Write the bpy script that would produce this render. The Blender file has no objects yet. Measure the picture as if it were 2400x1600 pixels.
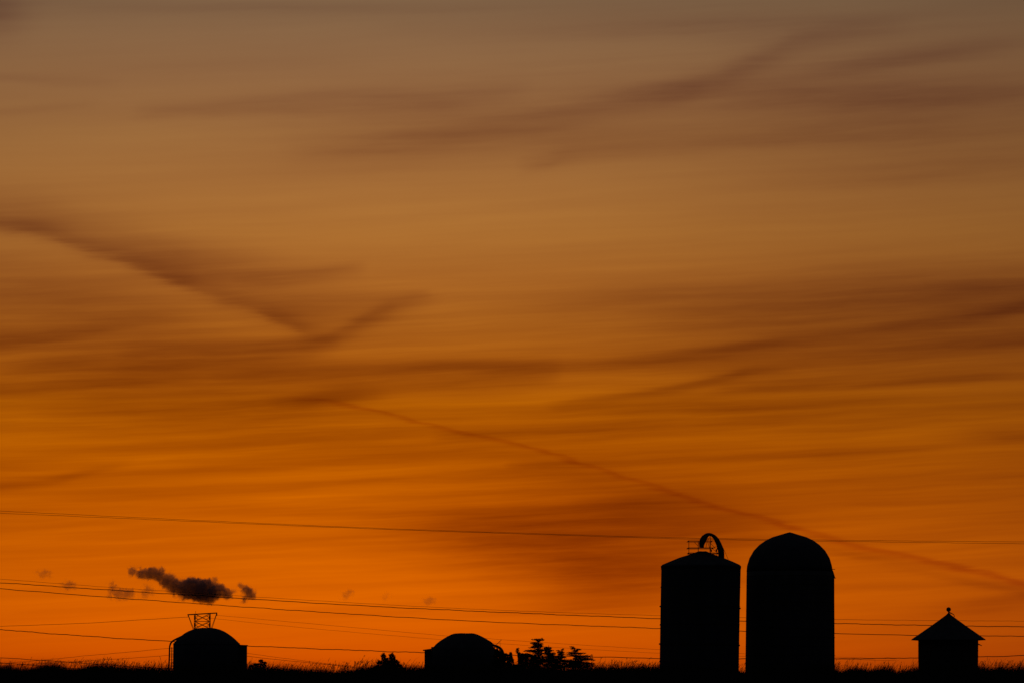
import bpy, math, random
import numpy as np
from mathutils import Vector

random.seed(7)
rng = np.random.default_rng(7)
scene = bpy.context.scene
COL = scene.collection

# ------------------------------------------------------------------ camera
# a long lens at eye height in a hollow, looking a little upwards over a grassy crest
FPX = 9000.0                       # focal length in photograph pixels (2400 wide, 135 mm on 36 mm)
EYE = Vector((0.0, 0.0, 1.6))
PITCH = math.atan(800.0 / FPX)     # the level line lies at the bottom edge
cam_d = bpy.data.cameras.new('camera')
cam_d.lens = 135.0
cam_d.sensor_width = 36.0
cam_d.clip_start = 0.5
cam_d.clip_end = 100000.0
cam = bpy.data.objects.new('camera', cam_d)
cam.location = EYE
cam.rotation_euler = (math.pi / 2 + PITCH, 0, 0)
COL.objects.link(cam)
scene.camera = cam

FWD = Vector((0, math.cos(PITCH), math.sin(PITCH)))
UP = Vector((0, -math.sin(PITCH), math.cos(PITCH)))
RIGHT = Vector((1, 0, 0))


def ray(px, py):
    return FWD + RIGHT * ((px - 1200.0) / FPX) + UP * ((800.0 - py) / FPX)


def P(px, py, d):
    """world point at ground distance d that the surveyed bearing (px, py) meets"""
    v = ray(px, py)
    return EYE + v * (d / v.y)


def sky_at(px, py):
    """bearing and elevation (scaled by FPX) of a surveyed point of the sky"""
    v = ray(px, py).normalized()
    return math.atan2(v.x, v.y) * FPX, math.asin(v.z) * FPX


# ------------------------------------------------------------------ world: a sky after sunset
def lin(c):
    c = c / 255.0
    return c / 12.92 if c <= 0.04045 else ((c + 0.055) / 1.055) ** 2.4


world = bpy.data.worlds.new('World')
scene.world = world
world.use_nodes = True
nt = world.node_tree
nt.nodes.clear()
LN = nt.links.new


class G:
    """small expression helper over math nodes of one tree"""
    def __init__(self, tree):
        self.t = tree

    def m(self, op, a, b=None, c=None, clamp=False):
        n = self.t.nodes.new('ShaderNodeMath')
        n.operation = op
        n.use_clamp = clamp
        for i, v in enumerate((a, b, c)):
            if v is None:
                continue
            if isinstance(v, (int, float)):
                n.inputs[i].default_value = v
            else:
                self.t.links.new(v, n.inputs[i])
        return n.outputs[0]

    def comb(self, x, y, z):
        n = self.t.nodes.new('ShaderNodeCombineXYZ')
        for i, v in enumerate((x, y, z)):
            if isinstance(v, (int, float)):
                n.inputs[i].default_value = v
            else:
                self.t.links.new(v, n.inputs[i])
        return n.outputs[0]

    def noise(self, vec, scale=1.0, detail=3.0, rough=0.5, distort=0.0):
        n = self.t.nodes.new('ShaderNodeTexNoise')
        n.inputs['Scale'].default_value = scale
        n.inputs['Detail'].default_value = detail
        n.inputs['Roughness'].default_value = rough
        n.inputs['Distortion'].default_value = distort
        self.t.links.new(vec, n.inputs['Vector'])
        return n.outputs[0]

    def curve(self, val, pts):
        n = self.t.nodes.new('ShaderNodeFloatCurve')
        cm = n.mapping
        cm.use_clip = True
        cm.extend = 'HORIZONTAL'
        cv = cm.curves[0]
        pts = sorted(pts)
        cv.points[0].location = pts[0]
        cv.points[1].location = pts[-1]
        for p in pts[1:-1]:
            cv.points.new(p[0], p[1])
        for p in cv.points:
            p.handle_type = 'AUTO_CLAMPED'
        cm.update()
        self.t.links.new(val, n.inputs['Value'])
        return n.outputs[0]


g = G(nt)
tc = nt.nodes.new('ShaderNodeTexCoord')
sep = nt.nodes.new('ShaderNodeSeparateXYZ')
LN(tc.outputs['Generated'], sep.inputs[0])
DX, DY, DZ = sep.outputs
AZ = g.m('MULTIPLY', g.m('ARCTAN2', DX, DY), FPX)
EL = g.m('MULTIPLY', g.m('ARCSINE', DZ), FPX)

# thin high cloud: long streaks rising slowly to the right, finer towards the horizon
TILT = g.m('MULTIPLY_ADD', AZ, -0.045, EL)
warp = g.noise(g.comb(g.m('MULTIPLY', AZ, 1 / 420.0), g.m('MULTIPLY', TILT, 1 / 95.0), 3.3), 1.0, 2.0, 0.5)
warp0 = g.m('SUBTRACT', warp, 0.5)
fine = g.noise(g.comb(g.m('MULTIPLY', AZ, 1 / 700.0), g.m('MULTIPLY_ADD', warp0, 0.9, g.m('MULTIPLY', TILT, 1 / 26.0)), 0.0), 1.0, 4.0, 0.55)
broad = g.noise(g.comb(g.m('MULTIPLY', AZ, 1 / 1300.0), g.m('MULTIPLY', TILT, 1 / 150.0), 7.1), 1.0, 3.0, 0.5)
feather = g.noise(g.comb(g.m('MULTIPLY', AZ, 1 / 150.0), g.m('MULTIPLY', TILT, 1 / 14.0), 1.7), 1.0, 4.0, 0.6)
WEL = g.m('ADD', g.m('MULTIPLY_ADD', warp0, 16.0, EL), g.m('MULTIPLY_ADD', feather, 9.0, -4.5))
WAZ = g.m('MULTIPLY_ADD', g.m('SUBTRACT', feather, 0.5), 60.0, AZ)

acc = None


def add(v, k=1.0):
    global acc
    acc = g.m('MULTIPLY', v, k) if acc is None else g.m('MULTIPLY_ADD', v, k, acc)


def resample(pts, n=9):
    """keep at most n knots so that the curve node stays light"""
    return pts


def streak(pts, up, dn, wc=1.0, raw=False):
    """a cloud band: pts = (px, py, strength); up / dn = softness above / below the line"""
    S = [sky_at(a, b) + (s,) for a, b, s in pts]
    u0, u1 = S[0][0], S[-1][0]
    v0 = min(s[1] for s in S) - 4
    v1 = max(s[1] for s in S) + 4
    smax = max(s[2] for s in S)
    az = AZ if raw else WAZ
    el = EL if raw else WEL
    t = g.m('MULTIPLY_ADD', az, 1 / (u1 - u0), -u0 / (u1 - u0))
    path = g.curve(t, [((s[0] - u0) / (u1 - u0), (s[1] - v0) / (v1 - v0)) for s in S])
    line = g.m('MULTIPLY_ADD', path, v1 - v0, v0)
    d = g.m('SUBTRACT', el, line)
    w = g.m('MULTIPLY_ADD', g.m('GREATER_THAN', d, 0.0), up - dn, float(dn))
    if wc != 1.0:                                    # the band widens along its length
        w = g.m('MULTIPLY', w, g.m('MULTIPLY_ADD', t, wc - 1.0, 1.0))
    q = g.m('DIVIDE', d, w)
    prof = g.m('POWER', 0.36788, g.m('MULTIPLY', q, q))
    st = g.curve(t, [((s[0] - u0) / (u1 - u0), s[2] / smax) for s in S])
    add(g.m('MULTIPLY', prof, st), smax)


def patch(px, py, rx, ry, k, slope=0.0):
    u, v = sky_at(px, py)
    du = g.m('MULTIPLY_ADD', WAZ, 1 / rx, -u / rx)
    dv = g.m('MULTIPLY_ADD', WEL, 1 / ry, -v / ry)
    if slope:
        dv = g.m('MULTIPLY_ADD', du, -slope * rx / ry, dv)
    q = g.m('MULTIPLY_ADD', du, du, g.m('MULTIPLY', dv, dv))
    add(g.m('POWER', 0.36788, q), k)


# -- the wing of cloud on the left
streak([(-160, 490, .3), (0, 515, .42), (102, 530, .5), (204, 560, .46), (306, 592, .5), (408, 630, .5), (485, 660, .36),
        (587, 700, .3), (663, 732, .28), (735, 766, .15), (800, 790, 0)], 62, 34)
streak([(-160, 508, .4), (0, 530, .42), (102, 548, .46), (204, 582, .4), (306, 615, .46), (408, 654, .5), (485, 682, .32),
        (587, 717, .3), (663, 750, .4), (735, 780, .24), (800, 800, 0)], 26, 14)
patch(500, 615, 210, 48, .42, -.1)
streak([(540, 662, 0), (640, 654, .3), (740, 643, .36), (800, 634, .3), (870, 624, 0)], 17, 24)
streak([(560, 830, .15), (680, 818, .4), (755, 802, .56), (806, 777, .52), (867, 743, .54), (944, 713, .3), (1040, 694, 0)], 19, 27)
patch(770, 728, 160, 42, .42)
streak([(600, 696, 0), (760, 690, .18), (940, 686, .2), (1020, 688, 0)], 8, 20)
streak([(-200, 812, .5), (0, 802, .52), (153, 787, .45), (306, 760, .34), (470, 742, 0)], 30, 16)
streak([(250, 832, 0), (400, 822, .36), (561, 826, .38), (680, 818, .2), (760, 806, 0)], 30, 32)
patch(230, 790, 460, 130, .22)
patch(560, 890, 480, 70, .22)
patch(90, 690, 330, 80, .5, -.1)
streak([(-200, 925, .4), (0, 919, .5), (204, 905, .5), (357, 893, .3), (480, 880, 0)], 26, 10)
patch(110, 862, 150, 16, .34, .15)
patch(380, 870, 330, 48, .36)
streak([(60, 982, 0), (250, 974, .34), (400, 968, .44), (561, 952, .5), (680, 944, .62), (765, 930, .7), (867, 912, .5), (944, 897, .38),
        (1200, 888, .42), (1330, 872, 0)], 34, 24)
patch(720, 938, 150, 20, .3, .06)
patch(560, 985, 260, 26, .22, .04)
# -- the long band that climbs to the right edge
streak([(480, 884, 0), (663, 871, .32), (918, 862, .45), (1080, 858, .62), (1200, 860, .6), (1353, 856, .42), (1506, 845, .45),
        (1659, 829, .5), (1787, 808, .62), (1914, 790, .4), (2067, 771, .5), (2220, 750, .68), (2400, 722, .95), (2560, 690, .9)], 15, 19)
patch(2360, 680, 440, 52, .66, .02)
patch(2380, 792, 330, 34, .7, .05)
patch(1950, 735, 560, 85, .5, .06)
patch(1500, 705, 300, 40, .2, .06)
streak([(1270, 950, 0), (1353, 940, .35), (1506, 921, .5), (1608, 903, .66), (1710, 880, .68), (1770, 868, .45), (1860, 864, 0)], 9, 14)
streak([(1640, 915, 0), (1812, 905, .4), (2067, 896, .5), (2220, 890, .62), (2400, 882, .35), (2560, 876, .2)], 26, 11)
patch(1800, 850, 380, 36, .34, .04)
patch(1760, 950, 340, 26, .62, .03)
patch(1450, 985, 500, 28, .22, .04)
streak([(1000, 1022, 0), (1200, 1014, .42), (1455, 1003, .34), (1710, 993, .3), (1965, 982, .25), (2400, 952, .2)], 11, 14)
streak([(1180, 1090, 0), (1280, 1085, .42), (1506, 1080, .42), (1761, 1072, .42), (2067, 1057, .2), (2250, 1048, 0)], 9, 10)
patch(2370, 1020, 110, 15, .45)
patch(2300, 1122, 300, 14, .2, .03)
patch(2150, 1172, 300, 12, .2, .04)
# -- left, under the wing
streak([(-200, 1160, .4), (0, 1141, .48), (102, 1131, .36), (204, 1106, .32), (330, 1080, 0)], 14, 9)
patch(780, 1010, 420, 40, .36, .05)
patch(1150, 1060, 300, 30, .2, .05)
patch(620, 1090, 330, 16, .22, .05)
patch(900, 1120, 360, 14, .2, .06)
patch(330, 1045, 260, 14, .2, .05)
# -- the smear under the condensation trail
patch(1240, 1268, 250, 58, .62, -.08)
patch(1400, 1235, 480, 120, .26)
patch(1330, 1235, 330, 90, .28, .0)
patch(1500, 1192, 190, 46, .62, .12)
patch(1180, 1218, 230, 22, .4, .1)
patch(1350, 1108, 150, 26, .4, -.05)
patch(1480, 1335, 230, 75, .92, .05)
patch(1700, 1240, 140, 50, .5)
patch(1400, 1420, 160, 20, .25, .05)
patch(2330, 1374, 180, 12, .4, -.2)
patch(2030, 1300, 110, 11, .35, -.15)
patch(2340, 1412, 170, 22, .45, .1)
patch(2100, 1372, 300, 14, .16)
patch(60, 1562, 190, 15, .5)
patch(640, 1560, 150, 12, .2)
# -- the veil high up
patch(-20, 30, 80, 60, .5)
streak([(640, 354, 0), (800, 344, .16), (1020, 318, .22), (1200, 288, .26), (1430, 250, .36), (1530, 228, .42), (1608, 210, .52), (1680, 188, .38), (1730, 165, .4),
        (1812, 128, .34), (1889, 94, .28), (2016, 70, .2), (2150, 60, 0)], 28, 32)
patch(1130, 335, 330, 36, .2, .06)
patch(1050, 262, 520, 95, .22, .04)
patch(1980, 190, 560, 150, .2)
patch(2150, 300, 420, 120, .22)
patch(2080, 224, 460, 34, .42)
patch(2130, 136, 260, 24, .4, .12)
patch(1700, 62, 420, 26, .3, .02)
streak([(1200, 400, 0), (1277, 382, .22), (1353, 361, .3), (1608, 347, .26), (1914, 325, .22), (2118, 309, .16), (2300, 290, 0)], 34, 17)
streak([(300, 262, 0), (450, 254, .22), (640, 238, .24), (830, 228, .28), (1000, 230, .32), (1122, 220, .24), (1260, 205, 0)], 20, 24)
streak([(-100, 176, .12), (0, 179, .12), (153, 190, .12), (300, 198, 0)], 12, 13)
streak([(-100, 268, .12), (0, 262, .12), (153, 246, .1), (250, 238, 0)], 11, 13)
patch(750, 262, 420, 22, .14)
patch(2200, 405, 360, 30, .2, .05)
patch(700, 20, 700, 16, .16)

main_acc, acc = acc, None
# -- the condensation trail: thin and reddish at first, wide and smoky to the right
streak([(660, 926, 0), (765, 938, .3), (867, 960, .42), (1020, 997, .36), (1200, 1037, .36), (1276, 1058, .42), (1430, 1104, .34), (1583, 1153, .42),
        (1702, 1191, .42), (1838, 1229, .5), (1916, 1252, .46), (2042, 1281, .5), (2144, 1303, .56), (2280, 1335, .58), (2400, 1366, .56), (2560, 1410, .5)], 3.8, 6.0, 1.9)
trail, acc = acc, main_acc
strokes = g.m('MULTIPLY', acc, g.m('MULTIPLY_ADD', fine, 0.8, 0.58))
strokes = g.m('MULTIPLY', strokes, g.m('MULTIPLY_ADD', feather, 0.7, 0.65))
trail = g.m('MULTIPLY', trail, g.m('MULTIPLY_ADD', feather, 1.3, 0.2))
# the unbroken veil: streaks everywhere, strongest at mid height
midband = g.m('POWER', 0.36788, g.m('POWER', g.m('MULTIPLY_ADD', EL, 1 / 390.0, -545 / 390.0), 2.0))
veil_k = g.m('MULTIPLY_ADD', midband, 0.66, 0.08)
veil = g.m('MULTIPLY', g.m('SUBTRACT', fine, 0.47), veil_k)
veil = g.m('MULTIPLY_ADD', g.m('SUBTRACT', broad, 0.5), 0.3, veil)
fibre = g.noise(g.comb(g.m('MULTIPLY', AZ, 1 / 330.0), g.m('MULTIPLY_ADD', warp0, 2.0, g.m('MULTIPLY', TILT, 1 / 8.5)), 5.5), 1.0, 3.0, 0.6)
veil = g.m('MULTIPLY_ADD', g.m('SUBTRACT', fibre, 0.5), g.m('MULTIPLY_ADD', midband, 0.16, 0.03), veil)
DARK = g.m('MULTIPLY_ADD', strokes, 0.67, veil)
DARK = g.m('MAXIMUM', DARK, -0.25)

# clear-sky colour by elevation; the glow falls off with the angle from the sunset
SUN_AZ = (760 - 1200) / FPX
GW = 0.235


def fall(theta):
    return 1.0 / (1.0 + (theta / GW) ** 2)


sun_dir = (math.sin(SUN_AZ), math.cos(SUN_AZ), 0.0)
cosang = g.m('MULTIPLY_ADD', DX, sun_dir[0], g.m('MULTIPLY', DY, sun_dir[1]))
ang = g.m('ARCCOSINE', g.m('MINIMUM', g.m('MAXIMUM', cosang, -1.0), 1.0))
q = g.m('MULTIPLY', ang, 1 / GW)
glow = g.m('DIVIDE', 1.0, g.m('MULTIPLY_ADD', q, q, 1.0))

ramp = nt.nodes.new('ShaderNodeValToRGB')
ramp.color_ramp.interpolation = 'LINEAR'
STOPS = [  # (photo row at mid frame, sRGB)
    (1600, (186, 66, 0)), (1560, (200, 75, 0)), (1500, (210, 87, 0)), (1420, (214, 95, 0)), (1300, (208, 96, 0)), (1180, (189, 88, 0)),
    (1060, (182, 89, 0)), (950, (178, 92, 3)), (850, (170, 91, 16)), (750, (167, 95, 27)), (650, (167, 100, 37)), (550, (170, 109, 47)),
    (430, (161, 106, 53)), (320, (154, 105, 58)), (200, (146, 103, 64)), (90, (137, 101, 68)), (0, (126, 97, 69))]
els = []
for row, c in STOPS:
    e = max(0.0, (1600 - row) / FPX)
    els.append((e, tuple(lin(x) / fall(math.hypot(e, SUN_AZ)) for x in c)))
for deg, c in ((14, (112, 94, 74)), (22, (92, 88, 80)), (40, (66, 70, 78)), (90, (38, 44, 58))):
    e = math.radians(deg)
    els.append((e, tuple(lin(x) * 0.6 / fall(e) for x in c)))
cmax = max(max(c) for _, c in els)
cr = ramp.color_ramp
HP = math.pi / 2
cr.elements[0].position = 0.0
cr.elements[0].color = tuple(x / cmax for x in els[0][1]) + (1,)
cr.elements[1].position = 1.0
cr.elements[1].color = tuple(x / cmax for x in els[-1][1]) + (1,)
for e, c in els[1:-1]:
    el_ = cr.elements.new(math.sqrt(e / HP))
    el_.color = tuple(x / cmax for x in c) + (1,)
elr = g.m('MULTIPLY', g.m('MAXIMUM', EL, 0.0), 1 / (FPX * HP))
LN(g.m('SQRT', elr), ramp.inputs[0])
sc_ = nt.nodes.new('ShaderNodeSeparateColor')
LN(ramp.outputs[0], sc_.inputs[0])
amp = g.m('MULTIPLY', glow, cmax)
far_ = g.m('SUBTRACT', 1.0, glow)
dusk = g.m('MULTIPLY', far_, far_)          # the blue of the darkening sky away from the sunset
chan = []
for i, k in enumerate((0.87, 1.2, 1.02)):
    att = g.m('POWER', 0.36788, g.m('MULTIPLY_ADD', trail, (0.42, 0.85, 0.9)[i], g.m('MULTIPLY', DARK, k)))
    warm = g.m('MULTIPLY', g.m('MULTIPLY', sc_.outputs[i], amp), att)
    chan.append(g.m('MULTIPLY_ADD', dusk, (0.0045, 0.006, 0.0095)[i], warm))
cc = nt.nodes.new('ShaderNodeCombineColor')
for i in range(3):
    LN(chan[i], cc.inputs[i])
bg = nt.nodes.new('ShaderNodeBackground')
bg.inputs['Strength'].default_value = 1.0
LN(cc.outputs[0], bg.inputs['Color'])
wo = nt.nodes.new('ShaderNodeOutputWorld')
LN(bg.outputs[0], wo.inputs['Surface'])

# the sun has just gone down behind the far horizon
sun_d = bpy.data.lights.new('sun', 'SUN')
sun_d.energy = 0.5
sun_d.angle = math.radians(0.5)
sun_d.color = (1.0, 0.55, 0.25)
sun = bpy.data.objects.new('sun', sun_d)
sun.rotation_euler = (math.radians(90.0 + 1.5), 0, math.pi - SUN_AZ)
COL.objects.link(sun)

vs = scene.view_settings
vs.view_transform = 'Standard'
vs.look = 'None'
vs.gamma = 1.0
vs.exposure = 0.0
scene.render.engine = 'CYCLES'
scene.cycles.use_adaptive_sampling = False
scene.cycles.max_bounces = 4
scene.cycles.volume_bounces = 1


# ------------------------------------------------------------------ materials
def mat(name, c1, c2, scale=4.0, rough=0.95, bump=0.3, stretch=(1, 1, 1)):
    m = bpy.data.materials.new(name)
    m.use_nodes = True
    t = m.node_tree
    b = t.nodes['Principled BSDF']
    co = t.nodes.new('ShaderNodeTexCoord')
    mp = t.nodes.new('ShaderNodeMapping')
    mp.inputs['Scale'].default_value = stretch
    t.links.new(co.outputs['Object'], mp.inputs[0])
    n = t.nodes.new('ShaderNodeTexNoise')
    n.inputs['Scale'].default_value = scale
    n.inputs['Detail'].default_value = 6
    t.links.new(mp.outputs[0], n.inputs['Vector'])
    r = t.nodes.new('ShaderNodeValToRGB')
    r.color_ramp.elements[0].position = .3
    r.color_ramp.elements[1].position = .7
    r.color_ramp.elements[0].color = c1 + (1,)
    r.color_ramp.elements[1].color = c2 + (1,)
    t.links.new(n.outputs[0], r.inputs[0])
    t.links.new(r.outputs[0], b.inputs['Base Color'])
    b.inputs['Roughness'].default_value = rough
    b.inputs['Specular IOR Level'].default_value = 0.08
    bp = t.nodes.new('ShaderNodeBump')
    bp.inputs['Strength'].default_value = bump
    bp.inputs['Distance'].default_value = 0.02
    t.links.new(n.outputs[0], bp.inputs['Height'])
    t.links.new(bp.outputs[0], b.inputs['Normal'])
    return m


def mat_soil(*a):
    m = mat(*a)
    m.node_tree.nodes['Principled BSDF'].inputs['Specular IOR Level'].default_value = 0.0
    return m


M_EARTH = mat_soil('dark_soil', (.010, .009, .007), (.018, .016, .012), 1.5)
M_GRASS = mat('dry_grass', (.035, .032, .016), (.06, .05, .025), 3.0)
M_STEEL = mat('weathered_dark_steel', (.055, .058, .062), (.085, .085, .085), 2.0, stretch=(1, 1, .15))
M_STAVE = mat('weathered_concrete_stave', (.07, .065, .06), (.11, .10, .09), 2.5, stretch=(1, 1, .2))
M_ROOF = mat('dark_roof_sheet', (.05, .05, .053), (.08, .075, .07), 3.0)
M_RUST = mat('rusty_iron', (.05, .03, .022), (.075, .05, .035), 6.0)
M_WOOD = mat('dark_weathered_boards', (.05, .04, .03), (.085, .07, .055), 5.0, stretch=(1, 1, .1))
M_BARK = mat('bark', (.035, .026, .018), (.06, .045, .03), 9.0)
M_NEEDLE = mat('conifer_needles', (.02, .035, .016), (.035, .055, .024), 3.0)
M_LEAF = mat('shrub_leaves', (.025, .04, .015), (.05, .07, .025), 3.0)
M_CABLE = mat('black_cable_sheath', (.012, .012, .012), (.02, .02, .02), 8.0)
M_PYLON = mat('dull_pylon_steel', (.045, .042, .04), (.07, .066, .06), 4.0)


# ------------------------------------------------------------------ mesh helpers
def mesh_obj(name, verts, faces, m, parent=None, smooth=False):
    me = bpy.data.meshes.new(name)
    me.from_pydata([tuple(v) for v in verts], [], faces)
    me.validate()
    if smooth:
        me.polygons.foreach_set('use_smooth', [True] * len(me.polygons))
    me.materials.append(m)
    o = bpy.data.objects.new(name, me)
    COL.objects.link(o)
    if parent is not None:
        o.parent = parent
        # the thing's empty stands at its base: keep world coordinates of the part
        o.matrix_parent_inverse.identity()
        o.location = (0, 0, 0)
        me.transform(parent_inverse(parent))
    return o


def parent_inverse(p):
    from mathutils import Matrix
    off = Vector((0, 0, 0))
    q = p
    while q is not None:
        off += q.location
        q = q.parent
    return Matrix.Translation(-off)


def thing(name, label, cat, base, group=None):
    o = bpy.data.objects.new(name, None)
    o.empty_display_size = 0.5
    o.location = base
    COL.objects.link(o)
    tag(o, label, cat, group)
    return o


def tag(o, label, cat=None, group=None, kind=None):
    o['label'] = label
    if cat:
        o['category'] = cat
    if group:
        o['group'] = group
    if kind:
        o['kind'] = kind
    return o


class MB:
    def __init__(self):
        self.v = []
        self.f = []

    def add(self, vs_, fs_):
        k = len(self.v)
        self.v.extend(vs_)
        self.f.extend([tuple(i + k for i in f) for f in fs_])
        return self

    def rings(self, rings, cap0=True, cap1=True, closed=True):
        n = len(rings[0])
        k = len(self.v)
        for r in rings:
            self.v.extend(r)
        for i in range(len(rings) - 1):
            for j in range(n if closed else n - 1):
                a, b = k + i * n + j, k + i * n + (j + 1) % n
                self.f.append((a, b, b + n, a + n))
        if cap0:
            self.f.append(tuple(k + j for j in reversed(range(n))))
        if cap1:
            self.f.append(tuple(k + (len(rings) - 1) * n + j for j in range(n)))
        return self

    def tube(self, pts, rad, n=8, flat=1.0):
        """tube along pts; rad a number or a list; flat squashes it sideways of the path plane"""
        pts = [Vector(p) for p in pts]
        if isinstance(rad, (int, float)):
            rad = [rad] * len(pts)
        rings = []
        ref = None
        for i, p in enumerate(pts):
            a = pts[max(0, i - 1)]
            b = pts[min(len(pts) - 1, i + 1)]
            t = (b - a).normalized()
            if ref is None:
                ref = Vector((0, 1, 0)) if abs(t.y) < .9 else Vector((0, 0, 1))
            s = t.cross(ref).normalized()
            u = s.cross(t).normalized()
            ref = u
            rings.append([p + (s * math.cos(2 * math.pi * j / n) + u * flat * math.sin(2 * math.pi * j / n)) * rad[i] for j in range(n)])
        return self.rings(rings)

    def bar(self, a, b, w, h=None):
        a, b = Vector(a), Vector(b)
        h = h or w
        t = (b - a).normalized()
        ref = Vector((0, 0, 1)) if abs(t.z) < .9 else Vector((0, 1, 0))
        s = t.cross(ref).normalized() * (w / 2)
        u = s.cross(t).normalized() * (h / 2)
        return self.rings([[p + s + u, p - s + u, p - s - u, p + s - u] for p in (a, b)])

    def box(self, lo, hi):
        x0, y0, z0 = lo
        x1, y1, z1 = hi
        return self.add([Vector(c) for c in ((x0, y0, z0), (x1, y0, z0), (x1, y1, z0), (x0, y1, z0), (x0, y0, z1), (x1, y0, z1), (x1, y1, z1), (x0, y1, z1))],
                        [(3, 2, 1, 0), (4, 5, 6, 7), (0, 1, 5, 4), (1, 2, 6, 5), (2, 3, 7, 6), (3, 0, 4, 7)])

    def build(self, name, m, parent=None, smooth=False):
        return mesh_obj(name, self.v, self.f, m, parent, smooth)


def ring(cx, cy, z, r, n=48, a0=0.0):
    return [Vector((cx + r * math.cos(a0 + 2 * math.pi * j / n), cy + r * math.sin(a0 + 2 * math.pi * j / n), z)) for j in range(n)]


def round_body(rows, d, n=48, to_z=None):
    """rings from surveyed (x left, x right, row) of a round body whose axis stands at distance d"""
    out = []
    for xl, xr, py in rows:
        a, b = P(xl, py, d), P(xr, py, d)
        out.append(ring((a.x + b.x) / 2, d, (a.z + b.z) / 2, (b.x - a.x) / 2, n))
    if to_z is not None:
        out.append([Vector((v.x, v.y, to_z)) for v in out[-1]])
    return out


# ------------------------------------------------------------------ ground
def sstep(a, b, x):
    t = min(1.0, max(0.0, (x - a) / (b - a)))
    return t * t * (3 - 2 * t)


def gz(x, y):
    z = 2.12 * sstep(30, 200, y)
    z -= 1.25 * sstep(203, 248, y)
    z -= 9.0 * sstep(330, 800, y)
    if y < 330:
        z += (0.07 * math.sin(x * .21 + 1.0) + 0.05 * math.sin(x * .83 + y * .1)) * sstep(60, 150, y)
    return z


xs = [-24000, -9000, -3000, -1000, -400, -200, -120, -80] + [-60 + 1.5 * i for i in range(81)] + [80, 120, 200, 400, 1000, 3000, 9000, 24000]
ys = [-24000, -6000, -1500, -400, -120, -40, 0, 15, 30, 45, 60, 75, 90, 105, 120, 135, 150, 162, 172] + [180 + 2 * i for i in range(36)] + \
     [256, 265, 280, 300, 330, 370, 420, 480, 550, 620, 700, 800, 1000, 1500, 3000, 8000, 24000]
gv = [(x, y, gz(x, y)) for y in ys for x in xs]
nx = len(xs)
gf = [(j * nx + i, j * nx + i + 1, (j + 1) * nx + i + 1, (j + 1) * nx + i) for j in range(len(ys) - 1) for i in range(nx - 1)]
ground = mesh_obj('ground', gv, gf, M_EARTH, smooth=True)
tag(ground, 'black silhouetted field rising to a low crest', kind='structure')

# ------------------------------------------------------------------ tall silo with a domed roof
D1 = 266.0
base = Vector((P(1850.5, 1560, D1).x, D1, gz(20, D1)))
silo = thing('domed_silo', 'tall silo with a smooth domed roof and pointed cap, the tallest of the group', 'silo', base)
CX = 1850.7
wall_rows = [(1750, 1951.5, 1339), (1749.6, 1951.6, 1360), (1748.7, 1951.9, 1430), (1747, 1952.4, 1565)]
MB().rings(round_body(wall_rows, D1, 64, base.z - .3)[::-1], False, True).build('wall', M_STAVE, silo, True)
dome = [(1750.1, 1951.4, 1338.8), (1751.5, 1949.3, 1325), (1757, 1944, 1307), (1767, 1933.7, 1289.5), (1780, 1920.5, 1276), (1795, 1906, 1265.5),
        (1811, 1890, 1257.8), (1834, 1867, 1251), (1846, 1855.5, 1247.3), (1849.6, 1851.8, 1246)]
dm = MB().rings(round_body(dome, D1, 64)[::-1][::-1], True, True).build('dome', M_ROOF, silo, True)
# raised seams of the dome sheets
dr = round_body(dome, D1, 64)
for j in range(0, 64, 4):
    c = [Vector((0, D1, r[0].z)) for r in dr]
    pts = [r[j] + (r[j] - Vector((sum(v.x for v in r) / 64, D1, r[j].z))) * .002 for r in dr[:-1]]
    MB().tube(pts, .012, 4).build('seam', M_ROOF, dm)
# steel hoops round the staves
for k in range(11):
    py = 1350 + 20.5 * k
    t = (py - 1339) / 226
    xl, xr = 1750 - 3 * t, 1951.5 + .9 * t
    rr = round_body([(xl - .35, xr + .35, py - .5), (xl - .35, xr + .35, py + .5)], D1, 64)
    MB().rings(rr[::-1], True, True).build('hoop', M_RUST, silo, True)
# unloading chute on the right with its hood
c0 = P(1951.6, 1353, D1)
prof = []
for px, py, w in ((1949, 1331, .02), (1952.6, 1337, .22), (1955.3, 1346, .36), (1957.2, 1353.2, .42), (1955.2, 1354.6, .36), (1955.3, 1400, .36), (1955.8, 1490, .36), (1956.1, 1565, .36)):
    a = P(px, py, D1)
    inner = P(1944, py, D1)
    prof.append([Vector((inner.x, D1 - w, a.z)), Vector((a.x - .03, D1 - w * .8, a.z)), Vector((a.x, D1 - w * .3, a.z)), Vector((a.x, D1 + w * .3, a.z)),
                 Vector((a.x - .03, D1 + w * .8, a.z)), Vector((inner.x, D1 + w, a.z))])
prof.append([Vector((v.x, v.y, base.z - .3)) for v in prof[-1]])
ch = MB().rings(prof).build('unloading_chute', M_STEEL, silo)
MB().bar(P(1954, 1353.6, D1), P(1958.6, 1353.6, D1), .5, .035).build('hood_lip', M_STEEL, ch)
for py in (1333, 1493):
    MB().bar(P(1950, py, D1), P(1957.2, py, D1), .06, .04).build('bracket', M_RUST, silo)

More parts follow.
